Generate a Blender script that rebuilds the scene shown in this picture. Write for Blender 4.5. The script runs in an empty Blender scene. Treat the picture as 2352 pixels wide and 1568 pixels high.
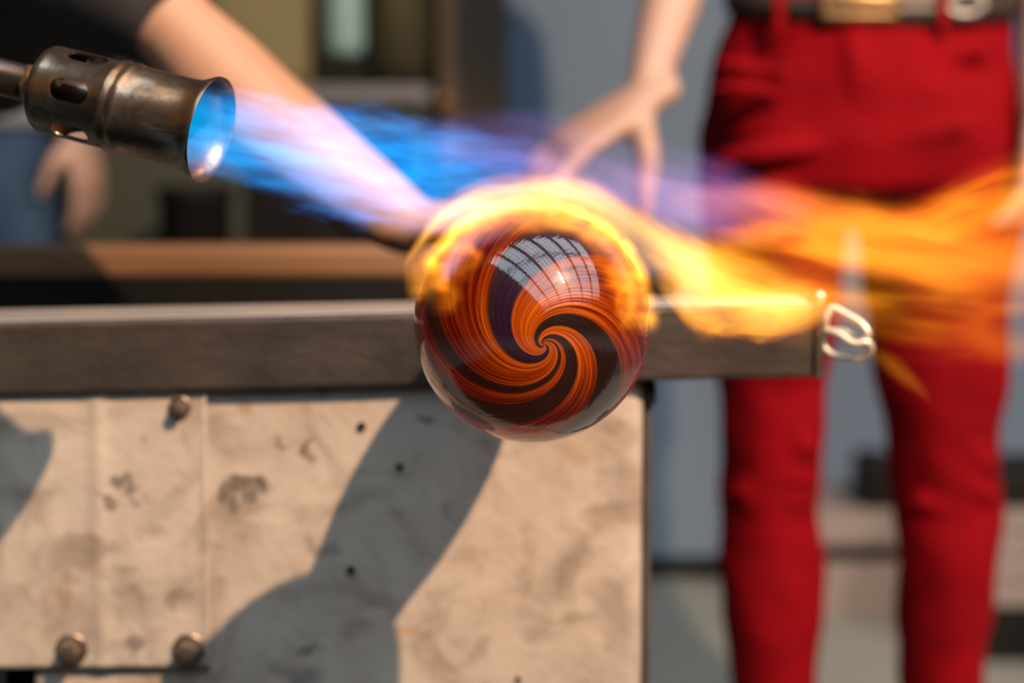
import bpy, bmesh, math, random
from mathutils import Vector, Matrix, Quaternion
from math import sin, cos, pi, radians as R

random.seed(7)
sc = bpy.context.scene
COL = sc.collection

# ------------------------------------------------------------------ camera
F_PX, CX, CY = 4573.0, 1176.0, 784.0
PITCH = math.atan((CY - 300.0) / F_PX)
CAM = Vector((0, 0, .866))
FWD = Vector((0, cos(PITCH), -sin(PITCH)))
UPV = Vector((0, sin(PITCH), cos(PITCH)))
RGT = Vector((1, 0, 0))

def Q(px, py, Y):
    """world point on the vertical plane y=Y seen at photo pixel (px,py)"""
    d = FWD + RGT * ((px - CX) / F_PX) + UPV * ((CY - py) / F_PX)
    return CAM + d * (Y / d.y)

def S(Y):
    return Y / F_PX          # metres per photo pixel at distance Y

cd = bpy.data.cameras.new('camera')
cd.sensor_width = 36
cd.lens = 36 * F_PX / 2352
cd.clip_start = .05
cd.dof.use_dof = True
cd.dof.focus_distance = 1.115
cd.dof.aperture_fstop = 3.3
cd.dof.aperture_blades = 0
cam = bpy.data.objects.new('camera', cd)
cam.location = CAM
cam.rotation_euler = (pi / 2 - PITCH, 0, 0)
COL.objects.link(cam)
sc.camera = cam

# ------------------------------------------------------------------ view, world, lamps
sc.view_settings.view_transform = 'Standard'
sc.view_settings.look = 'None'
sc.view_settings.gamma = 1
sc.view_settings.use_curve_mapping = False
sc.view_settings.exposure = 0
w = bpy.data.worlds.new('sky')
sc.world = w
w.use_nodes = True
w.node_tree.nodes['Background'].inputs[0].default_value = (.80, .81, .835, 1)
w.node_tree.nodes['Background'].inputs[1].default_value = 5.2
sc.cycles.max_bounces = 7
sc.cycles.diffuse_bounces = 3
sc.cycles.glossy_bounces = 3
sc.cycles.transparent_max_bounces = 24
sc.cycles.sample_clamp_indirect = 4
sc.cycles.caustics_reflective = False
sc.cycles.caustics_refractive = False
sc.cycles.use_denoising = True
sc.cycles.adaptive_threshold = .03

BALL = Q(1222, 745, 1.16)
BALL_R = 272 * 1.165 / F_PX
ROOM_H = BALL.z + 3.0

def light(name, kind, loc, target, energy, color, **kw):
    l = bpy.data.lights.new(name, kind)
    l.energy = energy
    l.color = color
    for k, v in kw.items():
        setattr(l, k, v)
    o = bpy.data.objects.new(name, l)
    o.location = loc
    o.rotation_euler = (Vector(target) - Vector(loc)).to_track_quat('-Z', 'Y').to_euler()
    COL.objects.link(o)
    return o

# the warm spotlight of the workshop, high on the right behind the photographer
LDIR = Vector((.80, -1.0, 1.39)).normalized()
light('workshop_spotlight', 'SPOT', BALL + LDIR * 2.9, (.10, 1.95, .72), 770, (1.0, .63, .37),
      spot_size=R(50), spot_blend=.30, shadow_soft_size=.022)

light('side_spotlight', 'SPOT', (2.6, .2, 2.3), (.52, 2.28, .62), 420, (1.0, .70, .48),
      spot_size=R(28), spot_blend=.4, shadow_soft_size=.03)

# skylight opening (corners given round the ball, at ceiling height)
SKY = [Vector((BALL.x + a * 3, BALL.y + b * 3, ROOM_H)) for a, b in ((.33, -2.33), (-.70, -.19), (.60, .36), (2.34, -.66))]
po = light('skylight_portal', 'AREA', ((SKY[1].x + SKY[3].x) / 2, (SKY[0].y + SKY[2].y) / 2, ROOM_H - .06),
           ((SKY[1].x + SKY[3].x) / 2, (SKY[0].y + SKY[2].y) / 2, 0), 1, (1, 1, 1), shape='RECTANGLE',
           size=SKY[3].x - SKY[1].x, size_y=SKY[2].y - SKY[0].y)
po.rotation_euler = (0, 0, 0)
po.data.cycles.is_portal = True

# ------------------------------------------------------------------ helpers
def nodes(name):
    m = bpy.data.materials.new(name)
    m.use_nodes = True
    nt = m.node_tree
    b = nt.nodes.get('Principled BSDF')
    return m, nt, b

def N(nt, t, **kw):
    n = nt.nodes.new(t)
    for k, v in kw.items():
        if k.startswith('i_'):
            n.inputs[int(k[2:])].default_value = v
        else:
            setattr(n, k, v)
    return n

def math_n(nt, op, a, b=None, c=None, clamp=False):
    n = nt.nodes.new('ShaderNodeMath')
    n.operation = op
    n.use_clamp = clamp
    for i, v in enumerate((a, b, c)):
        if v is None:
            continue
        if isinstance(v, (int, float)):
            n.inputs[i].default_value = v
        else:
            nt.links.new(v, n.inputs[i])
    return n.outputs[0]

def ramp_n(nt, fac, stops, interp='LINEAR'):
    n = nt.nodes.new('ShaderNodeValToRGB')
    n.color_ramp.interpolation = interp
    e = n.color_ramp.elements
    while len(e) < len(stops):
        e.new(.5)
    for k, (p, c) in enumerate(stops):
        e[k].position = p
        e[k].color = tuple(c[:3]) + (1,)
    if fac is not None:
        nt.links.new(fac, n.inputs[0])
    return n.outputs[0]

def mix_n(nt, fac, a, b, blend='MIX'):
    n = nt.nodes.new('ShaderNodeMix')
    n.data_type = 'RGBA'
    n.blend_type = blend
    for i, v in ((0, fac), (6, a), (7, b)):
        if isinstance(v, (int, float)):
            n.inputs[i].default_value = v
        elif isinstance(v, tuple):
            n.inputs[i].default_value = v[:3] + (1,)
        else:
            nt.links.new(v, n.inputs[i])
    return n.outputs[2]

def noise_n(nt, vec, scale, detail=3, rough=.55, dist=0):
    n = nt.nodes.new('ShaderNodeTexNoise')
    n.inputs['Scale'].default_value = scale
    n.inputs['Detail'].default_value = detail
    n.inputs['Roughness'].default_value = rough
    n.inputs['Distortion'].default_value = dist
    if vec is not None:
        nt.links.new(vec, n.inputs['Vector'])
    return n.outputs[0]

def map_n(nt, v, a, b, c, d, smooth=False):
    n = nt.nodes.new('ShaderNodeMapRange')
    if smooth:
        n.interpolation_type = 'SMOOTHSTEP'
    nt.links.new(v, n.inputs[0])
    for i, x in enumerate((a, b, c, d)):
        n.inputs[i + 1].default_value = x
    return n.outputs[0]

def objco(nt):
    return nt.nodes.new('ShaderNodeTexCoord').outputs['Object']

def scale_vec(nt, vec, s):
    n = nt.nodes.new('ShaderNodeVectorMath')
    n.operation = 'MULTIPLY'
    nt.links.new(vec, n.inputs[0])
    n.inputs[1].default_value = s
    return n.outputs[0]

def mat(name, c1, c2=None, rough=.6, metal=0.0, scale=8, stretch=(1, 1, 1), bump=0, bscale=None, lo=.35, hi=.65, spec=.5, detail=4):
    m, nt, b = nodes(name)
    c2 = c2 or tuple(x * .8 for x in c1)
    v = scale_vec(nt, objco(nt), stretch)
    f = noise_n(nt, v, scale, detail)
    nt.links.new(ramp_n(nt, f, [(lo, c1), (hi, c2)]), b.inputs['Base Color'])
    b.inputs['Roughness'].default_value = rough
    b.inputs['Metallic'].default_value = metal
    b.inputs['Specular IOR Level'].default_value = spec
    if bump:
        bn = N(nt, 'ShaderNodeBump')
        bn.inputs['Strength'].default_value = bump
        bn.inputs['Distance'].default_value = .01
        nt.links.new(noise_n(nt, v, bscale or scale * 3, 4), bn.inputs['Height'])
        nt.links.new(bn.outputs[0], b.inputs['Normal'])
    return m

def link_mesh(name, bm, m, parent=None, smooth=False, loc=None):
    me = bpy.data.meshes.new(name)
    bmesh.ops.recalc_face_normals(bm, faces=bm.faces)
    bm.to_mesh(me)
    bm.free()
    if smooth:
        for p in me.polygons:
            p.use_smooth = True
    o = bpy.data.objects.new(name, me)
    if m:
        me.materials.append(m)
    COL.objects.link(o)
    if loc is not None:
        o.location = loc
        me.transform(Matrix.Translation(-Vector(loc)))
    if parent is not None:
        o.parent = parent
        o.matrix_parent_inverse = pmat(parent).inverted()
    return o

def pmat(o):
    mw = Matrix.LocRotScale(o.location, o.rotation_euler, o.scale)
    if o.parent is not None:
        mw = pmat(o.parent) @ o.matrix_parent_inverse @ mw
    return mw

def tag(o, label, cat=None, group=None, kind=None):
    if label: o['label'] = label
    if cat: o['category'] = cat
    if group: o['group'] = group
    if kind: o['kind'] = kind
    return o

def thing(name, loc, label, cat, group=None):
    o = bpy.data.objects.new(name, None)
    o.empty_display_size = .05
    o.location = loc
    COL.objects.link(o)
    return tag(o, label, cat, group)

def box(bm, lo, hi, bev=0, mtx=None):
    lo, hi = Vector(lo), Vector(hi)
    r = bmesh.ops.create_cube(bm, size=1)
    vs = r['verts']
    for v in vs:
        v.co = Vector([lo[i] + (v.co[i] + .5) * (hi[i] - lo[i]) for i in range(3)])
    if bev:
        es = list({e for v in vs for e in v.link_edges})
        bmesh.ops.bevel(bm, geom=es, offset=bev, segments=2, affect='EDGES', profile=.5)
    if mtx is not None:
        for v in bm.verts:
            v.co = mtx @ v.co
    return bm

def nbox(name, lo, hi, m, parent=None, bev=.003, **kw):
    return link_mesh(name, box(bmesh.new(), lo, hi, bev), m, parent, **kw)

def loft(bm, rings, cap=True, close=False):
    vv = [[bm.verts.new(p) for p in r] for r in rings]
    n = len(vv[0])
    m = len(vv)
    for i in range(m if close else m - 1):
        a, b = vv[i], vv[(i + 1) % m]
        for j in range(n):
            bm.faces.new((a[j], a[(j + 1) % n], b[(j + 1) % n], b[j]))
    if cap and not close:
        bm.faces.new(list(reversed(vv[0])))
        bm.faces.new(vv[-1])
    return bm

def tube(bm, pts, radii, n=14, ref=(0, 1, 0), cap=True, round_ends=True):
    """a limb: circles (or ellipses (a,b): a across, b along ref) swept along pts"""
    pts = [Vector(p) for p in pts]
    rad = [(r, r) if isinstance(r, (int, float)) else r for r in radii]
    if round_ends:
        t0 = (pts[0] - pts[1]).normalized()
        t1 = (pts[-1] - pts[-2]).normalized()
        a, b = rad[0], rad[-1]
        k0, k1 = min(a), min(b)
        pts = [pts[0] + t0 * k0 * .9, pts[0] + t0 * k0 * .6] + pts + [pts[-1] + t1 * k1 * .6, pts[-1] + t1 * k1 * .9]
        rad = [(a[0] * .35, a[1] * .35), (a[0] * .8, a[1] * .8)] + rad + [(b[0] * .8, b[1] * .8), (b[0] * .35, b[1] * .35)]
    rings = []
    ref = Vector(ref)
    for i, p in enumerate(pts):
        t = (pts[min(i + 1, len(pts) - 1)] - pts[max(i - 1, 0)]).normalized()
        side = t.cross(ref)
        if side.length < 1e-4:
            side = t.cross(Vector((0, 0, 1)) if abs(t.z) < .9 else Vector((1, 0, 0)))
        side.normalize()
        up = side.cross(t)
        rings.append([p + side * cos(2 * pi * k / n) * rad[i][0] + up * sin(2 * pi * k / n) * rad[i][1] for k in range(n)])
    return loft(bm, rings, cap)

def spline(pts, n):
    """Catmull-Rom through pts (Vectors or tuples of numbers)"""
    P = [list(p) for p in pts]
    P = [[2 * a - b for a, b in zip(P[0], P[1])]] + P + [[2 * a - b for a, b in zip(P[-1], P[-2])]]
    out = []
    segs = len(P) - 3
    for i in range(n):
        u = i / (n - 1) * segs
        k = min(int(u), segs - 1)
        t = u - k
        p0, p1, p2, p3 = P[k:k + 4]
        out.append([.5 * (2 * b + (c - a) * t + (2 * a - 5 * b + 4 * c - d) * t * t + (3 * b - a - 3 * c + d) * t ** 3)
                    for a, b, c, d in zip(p0, p1, p2, p3)])
    return out

def lathe(bm, prof, n=64, mtx=None, cap=True):
    """prof: (axial x, radius) - revolves round local X"""
    rings = [[Vector((x, r * cos(2 * pi * k / n), r * sin(2 * pi * k / n))) for k in range(n)] for x, r in prof]
    loft(bm, rings, cap)
    if mtx is not None:
        for v in bm.verts:
            v.co = mtx @ v.co
    return bm

def frame_x(origin, xdir, up=(0, 0, 1)):
    x = Vector(xdir).normalized()
    y = Vector(up).cross(x).normalized()
    z = x.cross(y)
    m = Matrix((x, y, z)).transposed().to_4x4()
    m.translation = origin
    return m

def add_remesh(o, voxel, smooth=6):
    r = o.modifiers.new('remesh', 'REMESH')
    r.mode = 'VOXEL'
    r.voxel_size = voxel
    r.use_smooth_shade = True
    s = o.modifiers.new('smooth', 'SMOOTH')
    s.iterations = smooth
    s.factor = .5

# ------------------------------------------------------------------ materials
M = {}
M['wall'] = mat('painted_wall', (.135, .205, .305), (.12, .185, .28), .8, scale=2)
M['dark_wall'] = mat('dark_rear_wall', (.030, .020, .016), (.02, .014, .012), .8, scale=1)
M['floor'] = mat('concrete_floor', (.25, .28, .275), (.21, .24, .235), .55, scale=3)
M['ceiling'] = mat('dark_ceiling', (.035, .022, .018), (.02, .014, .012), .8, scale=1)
M['bar'] = mat('painted_steel_bar', (.012, .011, .014), None, .6)
M['black'] = mat('black_paint', (.005, .005, .0055), (.008, .008, .008), .6, spec=.15)
M['baseboard'] = mat('black_rubber', (.003, .003, .0035), None, .7, spec=.08)
M['rail'] = mat('dark_steel', (.068, .055, .047), (.105, .088, .075), .42, .55, scale=26, stretch=(.6, 1, 1), bump=.12, bscale=120)
M['rail_top'] = mat('worn_bright_steel', (.62, .57, .53), (.50, .45, .42), .35, .6, scale=30, stretch=(.2, 1, 1))
M['tube'] = mat('dark_chromed_tube', (.10, .09, .085), (.06, .052, .048), .28, .85, scale=30, stretch=(.2, 1, 1))
M['post'] = mat('grey_steel_post', (.10, .09, .085), (.14, .125, .115), .5, .5, scale=20)
M['wood'] = mat('oiled_wood', (.26, .145, .075), (.17, .088, .042), .5, scale=22, stretch=(.08, 1, 1), bump=.1)
M['bolt'] = mat('bolt_steel', (.33, .26, .20), (.20, .15, .115), .35, .8, scale=60)
M['hole'] = mat('hole_dark', (.008, .006, .005), None, .9)
M['chain'] = mat('zinc_plated_wire', (.82, .74, .62), (.74, .66, .54), .38, .45, scale=40)
M['skin'] = mat('skin', (.44, .25, .165), (.39, .21, .135), .55, scale=14, bump=.05)
M['skin_pale'] = mat('pale_skin', (.35, .235, .195), (.31, .20, .165), .55, scale=14)
M['hair'] = mat('brown_hair', (.03, .018, .01), (.05, .03, .015), .6, scale=80)
M['eye'] = mat('eye_white', (.8, .8, .78), None, .2)
M['black_tee'] = mat('black_cotton', (.018, .017, .02), (.028, .026, .03), .85, scale=30, bump=.15)
M['red'] = mat('red_twill', (.17, .0003, .0036), (.13, .0002, .0028), .85, scale=9, bump=.25, bscale=60, spec=.08)
M['jeans'] = mat('blue_denim', (.006, .030, .075), (.009, .040, .095), .85, scale=20)
M['pale_shirt'] = mat('pale_blue_cotton', (.16, .19, .24), (.14, .17, .21), .85, scale=12)
M['leather'] = mat('black_leather', (.012, .009, .008), (.02, .014, .011), .45, scale=40)
M['brass'] = mat('aged_brass', (.26, .165, .075), (.18, .11, .05), .35, .7, scale=30)
M['grey_metal'] = mat('grey_metal_buckle', (.35, .34, .31), None, .4, .6)
M['shoe'] = mat('dark_shoe', (.02, .018, .017), None, .5)
M['olive'] = mat('olive_canvas', (.19, .175, .085), (.165, .15, .075), .8, scale=5)
M['olive_dark'] = mat('dark_olive_paint', (.042, .052, .037), (.035, .042, .03), .75, scale=3)
M['brown'] = mat('dark_brown_wood', (.062, .040, .022), (.038, .024, .013), .6, scale=4, stretch=(1.6, 1, .4))
M['moss'] = mat('mossy_green_cloth', (.036, .034, .012), (.018, .017, .007), .85, scale=5, bump=.2)
M['teal'] = mat('pale_teal_plastic', (.22, .37, .39), (.17, .30, .33), .4, scale=4)
M['step'] = mat('pinkish_grey_boards', (.26, .235, .24), (.20, .18, .185), .7, scale=8, stretch=(.3, 1, 3))
M['sign_red'] = mat('red_sign_paint', (.62, .03, .012), None, .4)
M['sign_white'] = mat('white_lettering', (.85, .85, .85), None, .5)
M['ground_grey'] = mat('grey_fabric', (.14, .15, .17), None, .8)

def sheet_material():
    m, nt, b = nodes('dented_aluminium_sheet')
    co = objco(nt)
    n1 = noise_n(nt, co, 9, 6, .62, .8)
    base = ramp_n(nt, n1, [(.28, (.37, .30, .25)), (.45, (.53, .455, .39)), (.72, (.63, .56, .49))])
    n2 = noise_n(nt, co, 15, 4, .6, 1.2)
    base = mix_n(nt, map_n(nt, n2, .50, .70, 0, .75), base, (.27, .205, .155))
    n3 = noise_n(nt, co, 70, 3, .6)
    base = mix_n(nt, map_n(nt, n3, .60, .78, 0, .35), base, (.20, .135, .09))
    # scorched smudges and rust stains at their own places on the sheet
    warp = N(nt, 'ShaderNodeTexNoise')
    warp.inputs['Scale'].default_value = 34
    warp.inputs['Detail'].default_value = 4
    nt.links.new(co, warp.inputs['Vector'])
    wv = N(nt, 'ShaderNodeVectorMath', operation='SUBTRACT')
    nt.links.new(warp.outputs[1], wv.inputs[0])
    wv.inputs[1].default_value = (.5, .5, .5)
    ws = N(nt, 'ShaderNodeVectorMath', operation='SCALE')
    nt.links.new(wv.outputs[0], ws.inputs[0])
    ws.inputs['Scale'].default_value = .045
    wc = N(nt, 'ShaderNodeVectorMath', operation='ADD')
    nt.links.new(co, wc.inputs[0])
    nt.links.new(ws.outputs[0], wc.inputs[1])
    for px, py, rx, ry, col, a in (
            (518, 1124, 26, 22, (.15, .12, .10), .85), (560, 1118, 34, 18, (.13, .105, .09), .9), (598, 1110, 28, 18, (.11, .09, .075), .9), (545, 1150, 18, 24, (.17, .14, .115), .8), (584, 1140, 14, 22, (.14, .115, .095), .8),
            (292, 1116, 42, 14, (.17, .14, .12), .85), (322, 1136, 20, 28, (.21, .175, .15), .8), (250, 1148, 28, 10, (.20, .16, .13), .8),
            (205, 1250, 110, 40, (.22, .17, .125), .55), (315, 1478, 46, 30, (.17, .14, .12), .75),
            (420, 1370, 48, 34, (.24, .19, .155), .6), (700, 1040, 16, 26, (.20, .12, .06), .85),
            (645, 1022, 12, 12, (.24, .15, .08), .7), (975, 968, 26, 14, (.12, .10, .09), .7),
            (930, 1440, 34, 14, (.60, .36, .13), .8), (1300, 1425, 60, 12, (.36, .29, .20), .7),
            (1240, 1015, 60, 12, (.40, .31, .21), .6), (740, 1245, 32, 30, (.16, .14, .125), .5),
            (720, 1500, 30, 22, (.12, .105, .10), .65), (690, 1560, 50, 30, (.14, .12, .115), .6),
            (1020, 1170, 24, 14, (.17, .145, .13), .5), (640, 1540, 26, 18, (.15, .13, .12), .4),
            (1330, 1040, 44, 30, (.44, .33, .20), .5), (150, 1360, 20, 40, (.34, .22, .13), .6),
            (820, 1440, 60, 22, (.34, .20, .17), .45), (545, 935, 26, 22, (.36, .25, .14), .5)):
        p = Q(px, py, 1.40)
        k = S(1.40)
        mp = N(nt, 'ShaderNodeVectorMath', operation='SUBTRACT')
        nt.links.new(wc.outputs[0], mp.inputs[0])
        mp.inputs[1].default_value = p
        sv = scale_vec(nt, mp.outputs[0], (1 / (rx * k), 0, 1 / (ry * k)))
        ln = N(nt, 'ShaderNodeVectorMath', operation='LENGTH')
        nt.links.new(sv, ln.inputs[0])
        base = mix_n(nt, map_n(nt, ln.outputs['Value'], .35, 1.15, a, 0, True), base, col)
    nt.links.new(base, b.inputs['Base Color'])
    b.inputs['Metallic'].default_value = .12
    b.inputs['Roughness'].default_value = .48
    bn = N(nt, 'ShaderNodeBump')
    bn.inputs['Strength'].default_value = .35
    bn.inputs['Distance'].default_value = .006
    nt.links.new(noise_n(nt, co, 24, 4, .6), bn.inputs['Height'])
    nt.links.new(bn.outputs[0], b.inputs['Normal'])
    return m
M['sheet'] = sheet_material()

def torch_material():
    m, nt, b = nodes('heat_stained_steel')
    co = objco(nt)
    n1 = noise_n(nt, scale_vec(nt, co, (.6, 1, 1)), 42, 5, .65, .8)
    c = ramp_n(nt, n1, [(.30, (.07, .05, .04)), (.50, (.17, .125, .095)), (.70, (.38, .32, .27))])
    n2 = noise_n(nt, scale_vec(nt, co, (.5, 1, 1)), 30, 4, .6, .3)
    c = mix_n(nt, map_n(nt, n2, .55, .68, 0, .7), c, (.50, .25, .11))
    nt.links.new(c, b.inputs['Base Color'])
    b.inputs['Metallic'].default_value = .9
    nt.links.new(map_n(nt, n1, .3, .7, .42, .26), b.inputs['Roughness'])
    bn = N(nt, 'ShaderNodeBump')
    bn.inputs['Strength'].default_value = .12
    bn.inputs['Distance'].default_value = .002
    nt.links.new(noise_n(nt, co, 130, 3), bn.inputs['Height'])
    nt.links.new(bn.outputs[0], b.inputs['Normal'])
    return m
M['torch'] = torch_material()

# ------------------------------------------------------------------ room shell
X0, X1, Y0, Y1 = -4.5, 8.6, -7.6, 3.83
def quad(name, pts, m, kind='structure', parent=None):
    bm = bmesh.new()
    bm.faces.new([bm.verts.new(p) for p in pts])
    o = link_mesh(name, bm, m, parent)
    if kind: o['kind'] = kind
    return o
tag(nbox('floor', (X0, Y0, -.1), (X1, Y1, 0), M['floor'], bev=0), 'greenish grey smooth concrete workshop floor', kind='structure')
tag(nbox('wall_back', (X0, Y1, 0), (X1, Y1 + .12, ROOM_H), M['wall'], bev=0), 'blue grey painted wall behind the person in red trousers', kind='structure')
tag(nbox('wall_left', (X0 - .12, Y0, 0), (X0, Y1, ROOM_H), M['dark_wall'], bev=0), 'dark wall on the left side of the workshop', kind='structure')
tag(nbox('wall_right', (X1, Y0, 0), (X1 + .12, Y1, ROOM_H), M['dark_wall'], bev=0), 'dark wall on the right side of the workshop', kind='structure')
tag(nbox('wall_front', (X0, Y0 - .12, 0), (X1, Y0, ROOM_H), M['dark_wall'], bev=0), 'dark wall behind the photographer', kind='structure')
mt = tag(nbox('added_dark_mat', (-1.3, -1.0, .001), (2.3, 1.36, .016), M['black'], bev=.004), 'unseen black mat added before the bench to darken the orb reflection', 'mat')  # added out of view to darken what the orb's underside mirrors
b0 = Q(1505, 1282, Y1 - .02)
tag(nbox('baseboard_back', (Q(1160, 0, Y1).x, Y1 - .02, 0), (X1, Y1, b0.z), M['baseboard'], bev=.004), 'black baseboard along the foot of the grey wall', kind='structure')
# ceiling with the skylight opening
bm = bmesh.new()
oc = [(X1, Y0), (X0, Y0), (X0, Y1), (X1, Y1)]
# inner order A(front) B(left) C(back) D(right)
inner = [SKY[0], SKY[1], SKY[2], SKY[3]]
for zz in (0, .12):
    ov = [bm.verts.new((x, y, ROOM_H + zz)) for x, y in oc]
    iv = [bm.verts.new(p + Vector((0, 0, zz))) for p in inner]
    for i in range(4):
        j = (i + 1) % 4
        bm.faces.new((ov[(i + 1) % 4], ov[(i + 2) % 4], iv[(i + 1) % 4], iv[i]) if False else (ov[i], ov[j], iv[i]))
        bm.faces.new((ov[j], iv[j], iv[i]))
tag(link_mesh('ceiling', bm, M['ceiling']), 'dark roof lining around the skylight', kind='structure')
# skylight: panes, main bars, thin bars
pane_m, nt, b = nodes('skylight_glass')
nt.nodes.remove(b)
tr = N(nt, 'ShaderNodeBsdfTransparent', i_0=(.93, .97, 1, 1))
gl = N(nt, 'ShaderNodeBsdfGlossy')
gl.inputs['Roughness'].default_value = .05
mx = N(nt, 'ShaderNodeMixShader', i_0=.06)
nt.links.new(tr.outputs[0], mx.inputs[1])
nt.links.new(gl.outputs[0], mx.inputs[2])
nt.links.new(mx.outputs[0], nt.nodes['Material Output'].inputs[0])
pane_m2, nt, b = nodes('frosted_skylight_glass')
nt.nodes.remove(b)
tr = N(nt, 'ShaderNodeBsdfTransparent', i_0=(.74, .90, .95, 1))
nt.links.new(tr.outputs[0], nt.nodes['Material Output'].inputs[0])

win = thing('window_1', SKY[0], 'large skylight with dark glazing bars over the workshop', None)
win['kind'] = 'structure'
def skp(u, v, dz=0):
    a = SKY[0].lerp(SKY[1], u)
    b_ = SKY[3].lerp(SKY[2], u)
    return a.lerp(b_, v) + Vector((0, 0, dz))
NU, NV = 5, 6
for i in range(NU):
    for j in range(NV):
        bm = bmesh.new()
        bm.faces.new([bm.verts.new(skp(u, v, .03)) for u, v in ((i / NU, j / NV), ((i + 1) / NU, j / NV), ((i + 1) / NU, (j + 1) / NV), (i / NU, (j + 1) / NV))])
        link_mesh('pane', bm, pane_m2 if j < 2 and i > 0 else pane_m, win)
def bar(a, b_, wd, ht, name):
    bm = bmesh.new()
    tube(bm, [a, b_], [(wd, ht), (wd, ht)], 4, ref=(0, 0, 1), round_ends=False)
    return link_mesh(name, bm, M['bar'], win)
for i in range(NU + 1):
    bar(skp(i / NU, 0), skp(i / NU, 1), .085, .07, 'glazing_bar')
for j in range(NV + 1):
    bar(skp(0, j / NV), skp(1, j / NV), .085, .07, 'glazing_bar')
bm = bmesh.new()
for i in range(NU * 3):
    if i % 3:
        tube(bm, [skp(i / NU / 3, 0, .02), skp(i / NU / 3, 1, .02)], [(.009, .012)] * 2, 4, ref=(0, 0, 1), round_ends=False)
for j in range(NV * 4):
    if j % 4:
        tube(bm, [skp(0, j / NV / 4, .02), skp(1, j / NV / 4, .02)], [(.009, .012)] * 2, 4, ref=(0, 0, 1), round_ends=False)
o = link_mesh('thin_glazing_bars', bm, M['bar'], win)
o['kind'] = 'stuff'

# ------------------------------------------------------------------ glassblower's bench
YB = 1.40
k14 = S(YB)
bench = thing('glassblowing_bench', (Q(740, 900, YB).x, 1.7, 0), 'steel glassblowing bench with dented aluminium front sheet', 'bench')
# near rail: a steel box section, its right end slightly raised as in the photograph
pl_t, pl_b = Q(-130, 745.5, YB - .012), Q(-130, 911, YB - .012)
pr_t, pr_b = Q(1876, 697, YB - .012), Q(1876, 866, YB - .012)
bm = bmesh.new()
def slab(bm, tl, tr_, br, bl, dl, dr, bev):
    vs = []
    for p, d in ((tl, 0), (tr_, 0), (br, 0), (bl, 0), (tl, dl), (tr_, dr), (br, dr), (bl, dl)):
        vs.append(bm.verts.new(p + Vector((0, d, 0))))
    for f in ((0, 1, 2, 3), (7, 6, 5, 4), (0, 4, 5, 1), (1, 5, 6, 2), (2, 6, 7, 3), (3, 7, 4, 0)):
        bm.faces.new([vs[i] for i in f])
    es = list({e for v in vs for e in v.link_edges})
    if bev:
        bmesh.ops.bevel(bm, geom=es, offset=bev, segments=3, affect='EDGES', profile=.5)
slab(bm, pl_t, pr_t, pr_b, pl_b, .10, .07, .003)
link_mesh('steel_rail', bm, M['rail'], bench)
up = Vector((0, 0, .0018))
bm = bmesh.new()
o1 = Vector((0, .003, .0))
slab(bm, pl_t + o1 + up, pr_t + o1 + up + Vector((-.006, 0, 0)), pr_t + o1 + Vector((-.006, 0, 0)), pl_t + o1, .094, .060, .0008)
link_mesh('worn_rail_top', bm, M['rail_top'], bench)['label'] = 'bright worn top of the steel rail'
# end plate and its nub
e0, e1 = Q(1874, 690, YB - .014), Q(1890, 868, YB - .014)
link_mesh('end_plate', box(bmesh.new(), (e0.x, YB - .016, e1.z), (e1.x, YB + .06, e0.z), .001), M['rail'], bench)
p = Q(1884, 680, YB - .010)
bm = bmesh.new()
bmesh.ops.create_uvsphere(bm, u_segments=14, v_segments=8, radius=.0036)
for v in bm.verts: v.co = v.co + p
link_mesh('end_knob', bm, M['chain'], bench, True)
# far rail: wood on a black beam, black deck between
YF = 1.95
a, b_ = Q(-90, 566, YF), Q(1560, 638, YF)
link_mesh('wooden_rail', box(bmesh.new(), (a.x, YF, b_.z), (Q(1140, 0, YF).x, YF + .06, a.z), .006), M['wood'], bench)
link_mesh('black_beam', box(bmesh.new(), (a.x, YF + .004, b_.z - .092), (b_.x, YF + .056, b_.z), .002), M['black'], bench)
zd = b_.z - .11
link_mesh('deck', box(bmesh.new(), (pl_t.x, YB + .10, zd - .02), (Q(1478, 0, YB).x, YF + .002, zd), .002), M['black'], bench)
# front sheets
def sheet(name, x0, x1, z0, z1, y, fold=None, thick=.0016, seed=0, lift=0, nx=70, nz=50, amp=.0012):
    bm = bmesh.new()
    import mathutils.noise as mn
    rows = []
    for j in range(nz + 1):
        row = []
        for i in range(nx + 1):
            x = x0 + (x1 - x0) * i / nx
            z = z0 + (z1 - z0) * j / nz
            d = mn.noise(Vector((x * 9 + seed, z * 9, seed))) * amp + mn.noise(Vector((x * 26 + seed, z * 26, 3))) * amp * .35
            if fold:
                fx, fh = fold
                if x < fx:
                    d -= (fx - x) * fh
                d -= .0016 * math.exp(-((x - fx) / .006) ** 2)
            edge = (x1 - x) / .008
            if edge < 1:
                d += lift * (1 - edge) ** 2
            row.append(bm.verts.new((x, y + d, z)))
        rows.append(row)
    for j in range(nz):
        for i in range(nx):
            bm.faces.new((rows[j][i], rows[j][i + 1], rows[j + 1][i + 1], rows[j + 1][i]))
    o = link_mesh(name, bm, M['sheet'], bench, True)
    s = o.modifiers.new('thickness', 'SOLIDIFY')
    s.thickness = thick
    s.offset = 0
    return o
zs_top = Q(0, 905, YB).z + .012
o = sheet('front_sheet', Q(42, 0, YB).x, Q(1482, 0, YB).x, .14, Q(1200, 868, YB).z, YB, seed=2, lift=.004, thick=.002)
o = sheet('fixing_sheet', Q(-120, 0, YB).x, Q(461, 0, YB).x, Q(200, 1531, YB).z, zs_top - .003, YB - .0045, fold=(Q(206, 0, YB).x, .012), seed=11, lift=-.0012)
o['label'] = 'narrow overlapping sheet with a vertical fold and bolts'
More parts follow.
